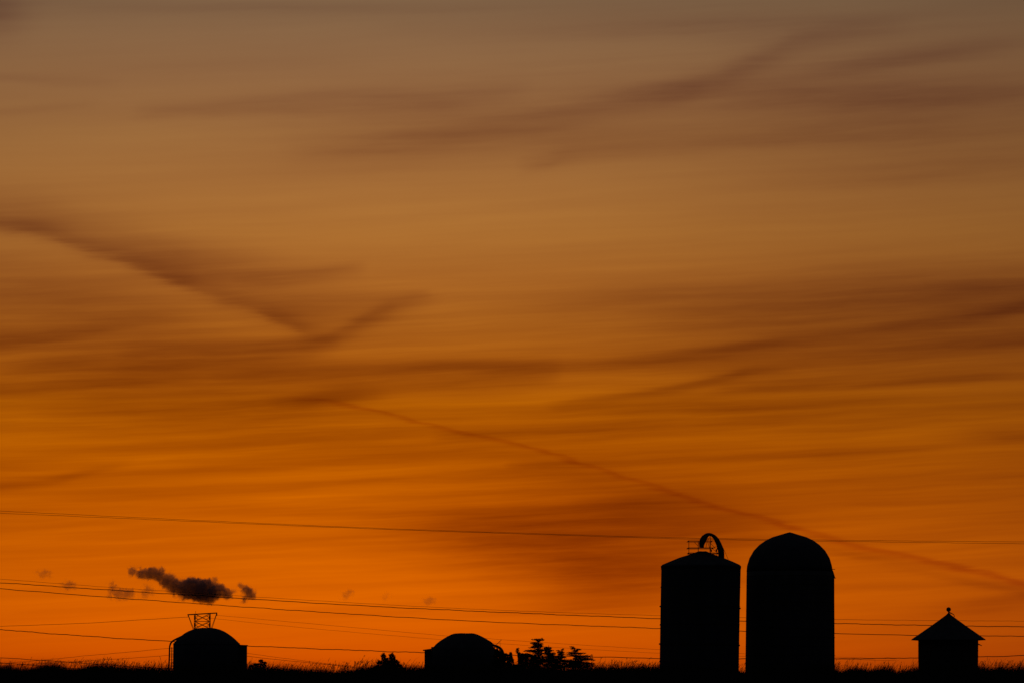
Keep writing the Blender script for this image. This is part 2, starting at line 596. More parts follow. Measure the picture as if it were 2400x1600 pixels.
# ------------------------------------------------------------------ flat-shouldered silo with the gooseneck
D2 = 262.0
base = Vector((P(1640, 1560, D2).x, D2, gz(13, D2)))
bin_ = thing('steel_silo', 'silo with a low conical roof carrying a curved spout and a railed platform', 'silo', base)
wr = [(1550.2, 1736.2, 1329), (1549.8, 1736, 1334), (1548, 1734, 1420), (1546, 1731.6, 1560)]
MB().rings(round_body(wr, D2, 64, base.z - .3)[::-1], False, True).build('wall', M_STEEL, bin_, True)
roof = [(1549.4, 1736.8, 1331), (1548.4, 1737, 1326), (1551.5, 1734, 1323.2), (1570, 1717, 1315.4), (1592, 1694.5, 1306.4), (1618, 1672, 1298.4),
        (1636, 1656.5, 1291.8), (1640, 1653.5, 1291)]
rf = MB().rings(round_body(roof, D2, 64), True, True).build('roof', M_ROOF, bin_)
rr = round_body(roof, D2, 64)
for j in range(0, 64, 4):
    MB().tube([r[j] + Vector((0, 0, .004)) for r in rr[2:]], .016, 4).build('rib', M_ROOF, rf)
for k, (py, lug_l, lug_r) in enumerate(((1332.5, .9, .3), (1375, 1.3, .2), (1420, 3.0, .8), (1424.5, .4, 2.0), (1463, 1.6, .3), (1508, 3.0, .5), (1511.5, .4, 1.9), (1549, 1.2, .3))):
    t = (py - 1329) / 231
    xl, xr = 1550.1 - 4.1 * t, 1736.2 - 4.6 * t
    h = MB().rings(round_body([(xl - .3, xr + .3, py - .7), (xl - .3, xr + .3, py + .7)], D2, 64)[::-1], True, True).build('hoop', M_RUST, bin_, True)
    for x, l, s in ((xl, lug_l, -1), (xr, lug_r, 1)):
        if l > .8:
            MB().tube([P(x - s * 1.0, py, D2), P(x + s * l * .5, py, D2), P(x + s * l, py, D2)], [.06, .055, .02], 6).build('lug', M_RUST, h)


def catmull(pts, k=6):
    pts = [Vector(p) for p in pts]
    out = []
    for i in range(len(pts) - 1):
        a = pts[max(0, i - 1)]
        b, c = pts[i], pts[i + 1]
        d = pts[min(len(pts) - 1, i + 2)]
        for s in range(k):
            t = s / k
            out.append(.5 * ((2 * b) + (c - a) * t + (2 * a - 5 * b + 4 * c - d) * t * t + (3 * b - a - 3 * c + d) * t ** 3))
    out.append(pts[-1])
    return out


u = D2 / FPX
goose = [(1690.4, 1318, 6.6), (1690.6, 1303, 6.4), (1689.8, 1290, 6.4), (1685.6, 1276.5, 5.8), (1680, 1264.8, 5.2), (1673.8, 1256.6, 4.1), (1665.5, 1251.6, 3.1),
         (1657.5, 1252.8, 4.4), (1651.5, 1258.8, 6.4), (1647.4, 1265.5, 6.9), (1644.8, 1273, 5.9), (1644.2, 1281.8, 5.0)]
gp = catmull([P(a, b, D2 - .35) for a, b, _ in goose])
gr = [v.x * u * 1.1 for v in catmull([(w, 0, 0) for _, _, w in goose])]
sp = MB().tube(gp, gr, 12, 1.0).build('spout', M_STEEL, bin_, True)
for i in (12, 24, 36, 48, 60):
    if i < len(gp) - 1:
        MB().tube([gp[i] - (gp[i + 1] - gp[i]).normalized() * .02, gp[i] + (gp[i + 1] - gp[i]).normalized() * .02], gr[i] * 1.07, 12).build('flange', M_RUST, sp)
# railed platform on the roof: posts at four corners, three levels of rail
dy = .95
for py, x0, x1, w in ((1267.7, 1611, 1670.5, .045), (1283.9, 1610.5, 1673.5, .05), (1295.8, 1611.5, 1685, .055)):
    a, b = P(x0, py, D2), P(x1, py, D2)
    mb = MB()
    for s in (-dy, dy):
        mb.bar(a + Vector((0, s, 0)), b + Vector((0, s, 0)), w, w * .9)
    mb.bar(a + Vector((.04, -dy, 0)), a + Vector((.04, dy, 0)), w * .8)
    mb.bar(b + Vector((-.1, -dy, 0)), b + Vector((-.1, dy, 0)), w * .8)
    mb.build('guard_rail', M_RUST, bin_)
for px, y0, y1, s in ((1613, 1266.5, 1300, -1), (1616, 1266.8, 1300, 1), (1635, 1267.5, 1294, -1), (1638, 1267.5, 1294, 1), (1665.5, 1267.5, 1299, 1), (1663.7, 1255.5, 1299, -1), (1682, 1288, 1307, 1), (1684.5, 1284, 1307, -1)):
    MB().bar(P(px, y0, D2) + Vector((0, s * (dy + .035), 0)), P(px, y1, D2) + Vector((0, s * (dy + .035), 0)), .034).build('post', M_RUST, bin_)
for a, b in (((1627, 1268.5), (1635.5, 1278)), ((1664, 1271), (1676.5, 1283.5)), ((1659, 1270), (1666, 1292)), ((1651.5, 1271), (1648, 1283)), ((1656.5, 1271), (1654, 1284)),
             ((1671, 1286), (1680, 1293)), ((1675, 1281), (1684, 1279)), ((1664, 1256), (1656, 1270))):
    MB().bar(P(a[0], a[1], D2 - .6), P(b[0], b[1], D2 - .6), .026).build('brace', M_RUST, bin_)
for px, py, r_ in ((1667, 1290, 1.8), (1679, 1289, 2.1), (1681.5, 1284.5, 1.6)):
    MB().tube([P(px, py - 3.2, D2 - .5), P(px, py - 1.5, D2 - .5), P(px, py + 2.2, D2 - .5)], [r_ * u * .6, r_ * u, r_ * u * .8], 8).build('pulley_block', M_RUST, bin_)
MB().tube([P(1694.5, 1282, D2 - .35), P(1707.6, 1311.6, D2 - .35)], .012, 5).build('guy_rod', M_RUST, bin_)

# ------------------------------------------------------------------ low round bins with ladders
D3 = 288.0
base = Vector((P(484, 1560, D3).x, D3, gz(-23, D3)))
binl = thing('domed_bin', 'squat domed bin with a side annex on its right, pylon top showing above it', 'grain bin', base)
MB().rings(round_body([(406.3, 562, 1506), (406, 562.5, 1530), (405.6, 563, 1570)], D3, 56, base.z - .3)[::-1], False, True).build('wall', M_STEEL, binl, True)
d3 = [(405.6, 562.6, 1509.5), (410, 557.5, 1503.6), (416.5, 549.5, 1496), (424.5, 542, 1489.8), (432.5, 533, 1483.6), (441, 525, 1478.8), (452, 514.5, 1474.4), (464, 503, 1471.7), (476, 493, 1470.3)]
r3 = round_body(d3, D3, 56)
dm = MB().rings(r3, True, True).build('dome', M_ROOF, binl, True)
for j in range(0, 56, 4):
    MB().tube([r[j] + Vector((0, 0, .006)) for r in r3], .014, 4).build('seam', M_ROOF, dm)
a, b = P(556, 1511.2, D3), P(578.2, 1511.6, D3)
an = MB().rings([[Vector((a.x, D3 - .5, z)), Vector((b.x + .0, D3 - .5, z)), Vector((b.x, D3 + .5, z)), Vector((a.x, D3 + .5, z))] for z in (base.z - .3, a.z)]).build('annex', M_STEEL, binl)
c_, d_ = P(555, 1510.4, D3), P(580, 1511.4, D3)
MB().rings([[Vector((c_.x, D3 - .58, c_.z + o)), Vector((d_.x, D3 - .58, d_.z + o)), Vector((d_.x, D3 + .58, d_.z + o)), Vector((c_.x, D3 + .58, c_.z + o))] for o in (-.05, .03)]).build('annex_roof', M_ROOF, an)
pipe = [(394.6, 1600, 2.2), (395.2, 1568, 2.1), (396.6, 1545, 1.8), (397.4, 1520, 1.8), (398.4, 1511, 1.9), (401.5, 1504.4, 2.1), (406.5, 1500, 2.1), (413, 1496.6, 2.2), (421, 1493, 2.4), (430, 1489.2, 2.6), (437, 1486, 2.0)]
pp = catmull([P(a, b, D3) for a, b, _ in pipe])
u3 = D3 / FPX
MB().tube(pp, [v.x * u3 for v in catmull([(w, 0, 0) for _, _, w in pipe])], 10).build('fill_pipe', M_STEEL, binl, True)
lad = thing_part = MB()
MB().bar(P(427.5, 1487.6, D3), P(434, 1487.6, D3), .3, .05).build('pipe_collar', M_STEEL, binl)
for s in (-.18, .18):
    q0, q1 = P(402.8, 1516, D3), P(402, 1580, D3)
    MB().bar(q0 + Vector((0, s, 0)), q1 + Vector((0, s, 0)), .03).build('ladder_rail', M_RUST, binl)
for k in range(9):
    py = 1517.5 + 6.9 * k
    MB().bar(P(398, py, D3), P(406.6, py, D3), .03).build('ladder_stay', M_RUST, binl)
for k in range(12):
    q0 = P(402.4, 1516 + 5.2 * k, D3)
    MB().bar(q0 + Vector((0, -.18, 0)), q0 + Vector((0, .18, 0)), .025).build('ladder_rung', M_RUST, binl)

D4 = 292.0
base = Vector((P(1085, 1560, D4).x, D4, gz(-4, D4)))
binr = thing('domed_bin', 'squat domed bin with a side annex on its left, standing beside the spruces', 'grain bin', base)
MB().rings(round_body([(1010.6, 1160, 1515), (1010.3, 1160.4, 1540), (1010, 1161, 1575)], D4, 56, base.z - .3)[::-1], False, True).build('wall', M_STEEL, binr, True)
d4 = [(1010, 1160.4, 1519.5), (1014.5, 1158, 1517.5), (1022, 1152.5, 1509), (1030.5, 1147.5, 1502), (1039, 1140, 1496.5), (1048, 1130, 1491.2), (1057, 1120, 1486.6), (1064.5, 1112, 1484), (1080, 1104, 1483)]
r4 = round_body(d4, D4, 56)
dm = MB().rings(r4, True, True).build('dome', M_ROOF, binr, True)
for j in range(0, 56, 4):
    MB().tube([r[j] + Vector((0, 0, .006)) for r in r4], .014, 4).build('seam', M_ROOF, dm)
a, b = P(995.3, 1522, D4), P(1018, 1520, D4)
an = MB().rings([[Vector((a.x, D4 - .5, z)), Vector((b.x, D4 - .5, z)), Vector((b.x, D4 + .5, z)), Vector((a.x, D4 + .5, z))] for z in (base.z - .3, a.z)]).build('annex', M_STEEL, binr)
c_, d_ = P(991.6, 1522.6, D4), P(1019, 1518.6, D4)
MB().rings([[Vector((c_.x, D4 - .58, c_.z + o)), Vector((d_.x, D4 - .58, d_.z + o)), Vector((d_.x, D4 + .58, d_.z + o)), Vector((c_.x, D4 + .58, c_.z + o))] for o in (-.05, .03)]).build('annex_roof', M_ROOF, an)
pipe = [(1140, 1498.5, 1.6), (1149, 1503.6, 1.9), (1156, 1510.5, 2.6), (1163, 1513, 3.0), (1169, 1516, 3.2), (1174.5, 1520.5, 3.3), (1178.3, 1527, 3.0), (1180.5, 1535, 2.4), (1181.5, 1550, 2.0), (1182, 1590, 2.0)]
u4 = D4 / FPX
MB().tube(catmull([P(a, b, D4) for a, b, _ in pipe]), [v.x * u4 for v in catmull([(w, 0, 0) for _, _, w in pipe])], 10).build('fill_pipe', M_STEEL, binr, True)
for k in range(9):
    py = 1516.5 + 6.4 * k
    MB().bar(P(1159, py, D4), P(1177 + (2 if k > 1 else -2), py, D4), .034).build('ladder_stay', M_RUST, binr)
for px in (1165, 1170.5):
    MB().bar(P(px, 1513.5, D4), P(px, 1585, D4), .05).build('ladder_rail', M_RUST, binr)
MB().bar(P(1163, 1510, D4), P(1175.3, 1498.2, D4), .035).build('aerial', M_RUST, binr)
MB().bar(P(1171.5, 1502.5, D4), P(1172.8, 1514, D4), .022).build('aerial_stay', M_RUST, binr)

# ------------------------------------------------------------------ small round hut with a pointed roof
D5 = 254.0
base = Vector((P(2222, 1560, D5).x, D5, gz(29, D5)))
hut = thing('round_crib', 'small hut with a pointed overhanging roof and a ball finial, furthest right', 'farm hut', base)
hw = round_body([(2152.3, 2292.4, 1499.5), (2152.3, 2292.2, 1530), (2152.6, 2291.8, 1575)], D5, 40, base.z - .3)
MB().rings(hw[::-1], False, True).build('wall', M_WOOD, hut, True)
hr = round_body([(2150, 2294, 1499.9), (2135.6, 2310.4, 1498.9), (2136.6, 2309.4, 1497.6), (2160, 2286.5, 1481.6), (2184, 2262.5, 1465), (2202, 2244.6, 1452), (2217, 2229.6, 1441), (2221.7, 2224.8, 1436.3)], D5, 40)
rf = MB().rings(hr, True, True).build('roof', M_ROOF, hut)
for j in range(0, 40, 2):
    MB().tube([r[j] + Vector((0, 0, .004)) for r in hr[2:]], .014, 4).build('rib', M_ROOF, rf)
cb = P(2223.3, 1427.2, D5)
u5 = D5 / FPX
rb = 5.5 * u5
ball = [ring(cb.x, D5, cb.z + rb * math.sin(a), max(.012, rb * math.cos(a)), 20) for a in [math.radians(x) for x in range(-80, 91, 17)]]
neck = [ring(cb.x, D5, P(2223, py, D5).z, r * u5, 20) for py, r in ((1440, 2.2), (1436.5, 1.9), (1434.2, 1.3), (1433, 1.6))]
MB().rings(neck + ball).build('ball_finial', M_ROOF, hut, True)
fl = [P(2223.6, 1433.6, D5), P(2229.5, 1436, D5), P(2235.6, 1439.2, D5)]
MB().tube(fl, [.05, .035, .025], 6).tube([P(2235.6, 1439.0, D5), P(2237, 1444.5, D5)], .022, 6).build('vent_flap', M_RUST, hut)
MB().tube([P(2291, 1507.6, D5), P(2296, 1509.6, D5), P(2301.6, 1512.4, D5)], [.045, .035, .018], 6).build('hook', M_RUST, hut)
for k in range(5):
    py = 1512 + 12 * k
    MB().rings(round_body([(2152.0, 2292.6, py - .8), (2152.0, 2292.6, py + .8)], D5, 40)[::-1], True, True).build('hoop', M_RUST, hut, True)

# ------------------------------------------------------------------ lattice pylon far behind
D6 = 900.0
u6 = D6 / FPX
base = Vector((P(474, 1500, D6).x, D6, gz(0, D6)))
pyl = thing('lattice_pylon', 'thin steel lattice pylon with a flat crossarm, rising behind the left bin', 'pylon', base)
hy = 1.7
top = P(474, 1437, D6).z
low = base.z - .3


def leg_at(sx, sy, z):
    # the shaft is nearly parallel near the top and spreads below
    t = max(0.0, (P(474, 1475, D6).z - z)) / 10.0
    hwid = 1.75 + .18 * t
    return Vector((P(474.2, 1450, D6).x + sx * hwid, D6 + sy * (hy + .18 * t), z))


zs = [top - .05, P(0, 1455, D6).z, P(0, 1472, D6).z, P(0, 1488, D6).z, P(0, 1505, D6).z, P(0, 1530, D6).z, P(0, 1570, D6).z, low]
for sx in (-1, 1):
    for sy in (-1, 1):
        mb = MB()
        for z0, z1 in zip(zs, zs[1:]):
            mb.bar(leg_at(sx, sy, z0), leg_at(sx, sy, z1), .13)
        mb.build('leg', M_PYLON, pyl)
mb = MB()
for z0, z1 in zip(zs, zs[1:]):
    for s in (-1, 1):
        mb.bar(leg_at(-1, s, z0), leg_at(1, s, z1), .1)
        mb.bar(leg_at(1, s, z0), leg_at(-1, s, z1), .1)
        mb.bar(leg_at(s, -1, z0), leg_at(s, 1, z1), .1)
        mb.bar(leg_at(s, 1, z0), leg_at(s, -1, z1), .1)
        mid = (z0 + z1) / 2
        mb.bar(leg_at(-1, s, z1), leg_at(1, s, z1), .09)
        c0_ = (leg_at(-1, s, mid) + leg_at(1, s, mid)) / 2
        for e in (-1, 1):
            mb.bar(leg_at(e, s, mid), c0_.lerp(leg_at(e, s, z0), .5), .07)
            mb.bar(leg_at(e, s, mid), c0_.lerp(leg_at(e, s, z1), .5), .07)
mb.build('bracing', M_PYLON, pyl)
mb = MB()
for s in (-.55, .55):
    mb.bar(P(440, 1439.3, D6) + Vector((0, s, 0)), P(508.6, 1435.3, D6) + Vector((0, s, 0)), .2, .24)
for k in range(8):
    t = k / 7
    a = P(440, 1439.3, D6).lerp(P(508.6, 1435.3, D6), t)
    mb.bar(a + Vector((0, -.5, 0)), a + Vector((0, .5, 0)), .1)
mb.build('crossarm', M_PYLON, pyl)
for a, b in (((441, 1440), (454.5, 1476.5)), ((508, 1436.5), (495, 1474))):
    for s in (-1, 1):
        MB().bar(P(a[0], a[1], D6) + Vector((0, s * .5, 0)), P(b[0], b[1], D6) + Vector((0, s * hy * .9, 0)), .1).build('arm_brace', M_PYLON, pyl)
for px, w in ((441.2, .16), (508.3, .16)):
    q0 = P(px, 1438 if px < 470 else 1436, D6)
    MB().tube([q0, q0 - Vector((0, 0, .25)), q0 - Vector((0, 0, .6))], [.06, .12, .07], 6).build('insulator', M_PYLON, pyl)
MB().bar(P(458.4, 1438, D6), P(458.4, 1430.6, D6), .07).build('spike', M_PYLON, pyl)

# ------------------------------------------------------------------ overhead lines


def wire(label, pts, d, dia_px, wob=.5, cat='cable', seed=0, group='overhead lines', ext=(True, True)):
    r_ = random.Random(seed)
    pts = list(pts)
    if ext[0]:
        (x0, y0), (x1, y1), (x2, y2) = pts[0], pts[1], pts[2]
        s0 = (y1 - y0) / (x1 - x0)
        s1 = (y2 - y1) / (x2 - x1)
        cu = (s0 - s1) / max(1, (x2 - x0)) * .6
        pts = [(x0 - e, y0 - (s0 + cu * e * .5) * e) for e in (900, 450)] + pts
    if ext[1]:
        (x2, y2), (x1, y1), (x0, y0) = pts[-3], pts[-2], pts[-1]
        s0 = (y0 - y1) / (x0 - x1)
        s1 = (y1 - y2) / (x1 - x2)
        cu = (s0 - s1) / max(1, (x0 - x2)) * .6
        pts = pts + [(x0 + e, y0 + (s0 + cu * e * .5) * e) for e in (450, 900)]
    cp = catmull([Vector((a, b, 0)) for a, b in pts], 14)
    ph = [r_.uniform(0, 6.28) for _ in range(4)]
    wl = [r_.uniform(26, 40), r_.uniform(60, 90), r_.uniform(120, 200)]
    # resample evenly
    n = int((cp[-1].x - cp[0].x) / 9)
    xs_ = np.array([c.x for c in cp])
    ys_ = np.array([c.y for c in cp])
    X = np.linspace(xs_[0], xs_[-1], n)
    Y = np.interp(X, xs_, ys_)
    Y = Y + wob * (.45 * np.sin(X / wl[0] * 6.28 + ph[0]) * np.sin(X / 311 + ph[3]) + .4 * np.sin(X / wl[1] * 6.28 + ph[1]) + .4 * np.sin(X / wl[2] * 6.28 + ph[2]))
    path = [P(a, b, d) for a, b in zip(X, Y)]
    o = MB().tube(path, dia_px / 2 * d / FPX, 5).build('cable', M_CABLE)
    tag(o, label, cat, group)
    return o


DW = 420.0
wire('upper of the two thin lines crossing high above the silos', [(0, 1196.5), (400, 1215.5), (800, 1233.4), (1140, 1245.5), (1600, 1259.2), (1969, 1264.8), (2400, 1268.8)], DW + 22, .85, .4, seed=1)
wire('lower of the two thin lines crossing high above the silos', [(0, 1201.5), (400, 1218.5), (800, 1235.4), (1140, 1247.5), (1600, 1261.6), (1969, 1267.5), (2400, 1273.2)], DW + 18, .85, .4, seed=2)
wire('thin faint line just above the first bold line, crossing the dark cloud', [(0, 1356), (340, 1381), (800, 1410), (1140, 1427.5), (1545, 1441.5), (1957, 1450.5), (2400, 1454.5)], DW + 14, .75, .4, seed=3)
wire('bold wavy line crossing the middle of the dark cloud', [(0, 1364.5), (340, 1387), (800, 1415.7), (1140, 1432.3), (1545, 1448.6), (1734, 1453.9), (1957, 1460), (2178, 1464.4), (2400, 1467.8)], DW + 8, 1.75, .7, seed=4)
wire('bold line passing just under the dark cloud', [(0, 1378.6), (340, 1405), (800, 1436.4), (1140, 1456), (1545, 1471.6), (1734, 1478), (1957, 1483.5), (2144, 1487.6), (2400, 1489.8)], DW, 1.65, .7, seed=5)
wire('bold wavy line passing behind both domed bins at eave height', [(0, 1474.5), (221, 1491), (400, 1502), (578, 1512.3), (800, 1521.6), (994, 1528.4), (1190, 1534), (1393, 1538.2), (1545, 1541.8), (1750, 1543), (1959, 1542.6), (2151, 1540.8), (2297, 1538), (2400, 1535.4)], DW, 1.8, .9, seed=6)
wire('bold line sinking into the grass near the left edge, upper of two', [(0, 1540.4), (90, 1545.8), (204, 1553.4), (300, 1560), (391, 1565.6), (520, 1572)], DW - 6, 1.5, .7, seed=7, ext=(True, False))
wire('bold line sinking into the grass near the left edge, lower of two', [(0, 1552), (60, 1556.4), (125, 1562), (190, 1566.6), (300, 1574)], DW - 10, 1.4, .6, seed=8, ext=(True, False))
wire('thin line running from the left edge up to the pylon crossarm', [(0, 1466.4), (204, 1459), (330, 1451.5), (441, 1444.6)], D6, .95, .3, seed=9, ext=(True, False))
wire('thin faint line rising towards the left bin, upper of two', [(20, 1552.6), (85, 1547), (204, 1535.6), (300, 1527), (394, 1518.4), (470, 1510)], D6 - 20, .8, .5, seed=10, ext=(True, False))
wire('thin faint line rising towards the left bin, lower of two', [(0, 1559.6), (102, 1553.6), (204, 1547.5), (300, 1541.5), (394, 1534.8), (470, 1529)], D6 - 24, .8, .5, seed=11, ext=(True, False))
wire('thin faint line leaving the pylon crossarm to the right', [(508.3, 1440.6), (650, 1453.5), (800, 1466.8), (1038, 1488.4), (1157, 1496.5), (1310, 1507), (1545, 1521), (1800, 1533), (2100, 1543)], D6, .6, .3, seed=12, ext=(False, False))
wire('thin faint line leaving the pylon shaft to the right', [(493, 1447.5), (650, 1464), (800, 1478), (1024, 1497), (1174, 1507.3), (1310, 1516.5), (1545, 1529.5), (1800, 1539), (2100, 1547)], D6, .55, .3, seed=13, ext=(False, False))
wire('thin faint line sloping down right of the left bin, upper of two', [(480, 1517), (580, 1530), (640, 1538), (748, 1552), (850, 1563)], D6 - 20, .7, .4, seed=14, ext=(False, False))
wire('thin faint line sloping down right of the left bin, lower of two', [(480, 1526), (580, 1537), (640, 1543.5), (765, 1556), (850, 1566)], D6 - 24, .95, .4, seed=15, ext=(False, False))


# ------------------------------------------------------------------ trees and shrubs
class Leaves:
    def __init__(self):
        self.v = []
        self.f = []

    def blade(self, p, d, length, width):
        d = d.normalized()
        s = d.cross(Vector((random.uniform(-1, 1), random.uniform(-1, 1), random.uniform(-1, 1))))
        if s.length < 1e-4:
            s = Vector((1, 0, 0))
        s = s.normalized() * width * .5
        k = len(self.v)
        m_ = p + d * length * .45
        self.v += [p, m_ + s, p + d * length, m_ - s]
        self.f.append((k, k + 1, k + 2, k + 3))


def pad_tree(label, cx, d, pads, trunk_top, group, lean=0.0):
    """an old spruce: flat ragged pads of needles at the ends of its limbs; pads are (x, row, half width, half height)"""
    u_ = d / FPX
    b0 = P(cx, 1560, d)
    base = Vector((b0.x, d, gz(b0.x, d)))
    t = thing('spruce_tree', label, 'tree', base, group)
    tt = P(cx + lean, trunk_top, d)
    n = 8
    path = [Vector((base.x + (tt.x - base.x) * (i / n) ** 1.5, d, base.z - .2 + (tt.z - base.z + .2) * i / n)) for i in range(n + 1)]
    MB().tube(path, [max(.012, .1 * (1 - i / n) + .012) for i in range(n + 1)], 7).build('trunk', M_BARK, t, True)
    limbs = MB()
    L = Leaves()
    for (px, py, rx, ry) in pads:
        c = P(px, py, d)
        far = abs(c.x - base.x)
        copies = [(c.x, random.uniform(-.35, .35) * max(.3, far))]
        # the same storey goes round the trunk: shorter pads towards and away from the viewer
        for s_ in (-1, 1):
            copies.append((base.x + (c.x - base.x) * random.uniform(.55, .95), s_ * random.uniform(.3, .75) * max(.35, far)))
        for k_, (x_, y_) in enumerate(copies):
            cc_ = Vector((x_, d + y_, c.z + (0 if k_ == 0 else random.uniform(-.05, .05))))
            f_ = 1.0 if k_ == 0 else .75
            zt = max(base.z + .3, cc_.z - .12 - .1 * random.random())
            tp = min(1, max(0, (zt - base.z) / (tt.z - base.z)))
            root = Vector((base.x + (tt.x - base.x) * tp ** 1.5, d, zt))
            limbs.tube([root, root.lerp(cc_, .5) - Vector((0, 0, .03)), cc_], [.02, .014, .006], 4)
            rx_, ry_ = rx * u_ * f_, ry * u_
            nn = int(16 + rx * ry * 5.5 * f_)
            for _ in range(nn):
                a = random.uniform(0, 2 * math.pi)
                q_ = random.random() ** .55
                wob = 1 + .28 * math.sin(3 * a + px) + .16 * math.sin(7 * a + py)
                hx, hy = math.cos(a) * q_ * wob, math.sin(a) * q_ * wob
                p = cc_ + Vector((hx * rx_, hy * rx_ * .8, random.uniform(-1, 1) * ry_ * (1 - .75 * q_ * q_) + .05 * rx_ * q_))
                dv = Vector((hx * 1.2 + random.uniform(-.5, .5), hy + random.uniform(-.5, .5), random.uniform(-.25, .55)))
                L.blade(p, dv if dv.length > .05 else Vector((1, 0, 0)), random.uniform(.06, .13), .042)
    limbs.build('limbs', M_BARK, t)
    mesh_obj('crown', L.v, L.f, M_NEEDLE, t)
    return t


def c4(lst):
    return [(1140 + x * .12755, 1460 + y * .12755, rx * .12755, ry * .12755) for x, y, rx, ry in lst]


GT = 'spruces beside the right bin'
D7 = 300.0
pad_tree('tallest spruce of the clump with a broad flat top', 1262, D7, c4([
    (880, 298, 45, 12), (960, 305, 40, 22), (1020, 300, 28, 26), (850, 360, 32, 20), (930, 385, 80, 42), (985, 425, 48, 36), (900, 430, 50, 25), (855, 450, 62, 14),
    (800, 505, 82, 22), (735, 515, 45, 9), (930, 510, 90, 34), (1010, 490, 50, 26), (960, 560, 70, 36), (770, 590, 110, 30), (690, 575, 60, 22), (1000, 620, 70, 30),
    (860, 640, 90, 40), (760, 690, 120, 45), (1010, 700, 70, 35), (900, 740, 150, 40), (800, 790, 180, 40), (1060, 665, 70, 26), (930, 675, 80, 22)]), 1495, GT, 1)
pad_tree('short spruce pressed against the right shoulder of the tallest spruce', 1284, D7 + 3, c4([
    (1150, 455, 42, 28), (1090, 460, 40, 26), (1130, 505, 70, 34), (1110, 550, 70, 34), (1180, 570, 65, 30), (1240, 560, 34, 26), (1150, 620, 90, 24), (1230, 620, 70, 30), (1120, 700, 120, 44),
    (1230, 700, 90, 45), (1170, 770, 140, 45), (1180, 655, 110, 30), (1260, 660, 60, 30)]), 1510, GT, 2)
pad_tree('low broad young spruce left of the tallest spruce', 1219, D7 - 3, c4([
    (557, 475, 7, 16), (562, 510, 14, 20), (580, 545, 26, 22), (630, 570, 55, 22), (690, 575, 50, 20), (640, 620, 60, 40), (700, 650, 70, 50), (640, 690, 55, 45), (690, 740, 90, 45), (620, 790, 100, 40)]), 1518.5, GT, -7)
pad_tree('narrow small spruce in the gap between the two larger spruces', 1312, D7 - 2, c4([
    (1310, 500, 17, 7), (1410, 480, 6, 18), (1340, 530, 32, 16), (1400, 535, 24, 22), (1365, 570, 48, 28), (1360, 620, 55, 34), (1300, 620, 30, 24), (1420, 625, 34, 20), (1330, 680, 50, 34), (1290, 730, 50, 40), (1270, 790, 70, 40), (1440, 740, 40, 34), (1320, 800, 110, 34), (1420, 690, 50, 28)]), 1521, GT, 3)
pad_tree('rightmost spruce with spread layered branches beside the tall grass', 1350, D7 - 4, c4([
    (1555, 432, 14, 12), (1585, 470, 28, 16), (1640, 510, 46, 18), (1700, 482, 34, 11), (1545, 545, 54, 15), (1495, 578, 40, 10), (1650, 560, 95, 20), (1775, 552, 50, 12), (1700, 605, 90, 20), (1600, 590, 50, 12),
    (1830, 615, 75, 18), (1905, 612, 36, 12), (1942, 583, 18, 10), (1640, 650, 40, 20), (1740, 660, 110, 28), (1880, 655, 85, 26), (1955, 676, 44, 14), (1460, 690, 60, 34), (1570, 705, 90, 34), (1500, 760, 90, 40),
    (1800, 740, 90, 26), (1900, 745, 70, 34), (1620, 770, 110, 34), (1800, 795, 180, 34), (1560, 800, 150, 30), (1640, 740, 70, 24), (1760, 715, 80, 18)]), 1516, GT, -3)


def bush(name, label, d, lobes, group=None, cat='shrub', leaf=.085, n0=1700, mat_=None):
    """lobes: (px, row, rx px, ry px) clusters of leaves on stems"""
    u_ = d / FPX
    cx = sum(l[0] for l in lobes) / len(lobes)
    b0 = P(cx, 1560, d)
    base = Vector((b0.x, d, gz(b0.x, d)))
    t = thing(name, label, cat, base, group)
    L = Leaves()
    st = MB()
    for (px, py, rx, ry) in lobes:
        c = P(px, py, d)
        rx_, ry_ = rx * u_, ry * u_
        st.tube([base + Vector((random.uniform(-.08, .08), random.uniform(-.08, .08), -.05)), base.lerp(c, .55) + Vector((random.uniform(-.08, .08), 0, 0)), c + Vector((0, 0, ry_ * .6))], [.03, .02, .006], 5)
        n = int(n0 * max(.25, (rx * ry) / 150.0))
        for _ in range(n):
            w = Vector((random.gauss(0, 1), random.gauss(0, 1), random.gauss(0, 1))).normalized()
            r_ = random.random() ** .45
            r_ *= 1 + .22 * math.sin(5 * math.atan2(w.z, w.x) + px)
            p = c + Vector((w.x * rx_ * r_, w.y * rx_ * r_, w.z * ry_ * r_))
            L.blade(p, w + Vector((random.uniform(-.6, .6), random.uniform(-.6, .6), random.uniform(0, .9))), leaf * random.uniform(.7, 1.5), leaf * .55)
    st.build('stems', M_BARK, t)
    mesh_obj('foliage', L.v, L.f, mat_ or M_LEAF, t)
    return t


bush('twin_topped_bush', 'dense dark bush with two rounded tops, left of the right bin', 262.0,
     [(899, 1538.5, 5, 7), (903, 1546, 7, 6), (918.5, 1538.5, 6, 8), (921, 1547, 6, 6), (890, 1552.5, 5.5, 5), (930, 1552, 5.5, 5), (911, 1554, 19, 7), (910, 1564, 25, 9), (884, 1564, 7, 6), (935, 1562, 7, 7), (942, 1569, 8, 5), (876, 1570, 8, 5), (910, 1578, 34, 9)])
bush('leafy_shrub', 'leafy shrub growing up against the fill pipe of the right bin', 287.5,
     [(1166, 1534, 8, 9), (1174, 1531, 5.5, 5), (1164, 1526, 4.5, 6), (1166, 1568, 12, 9), (1178, 1542, 9, 11), (1187, 1537, 4.5, 5), (1162, 1552, 9, 10), (1192, 1545, 6, 6), (1196.5, 1533, 1.8, 4), (1197, 1541, 3.5, 4), (1199, 1548, 4, 5), (1172, 1552, 14, 9), (1188, 1560, 16, 8), (1205, 1566, 15, 6), (1200, 1577, 26, 9)], leaf=.09, n0=2200)
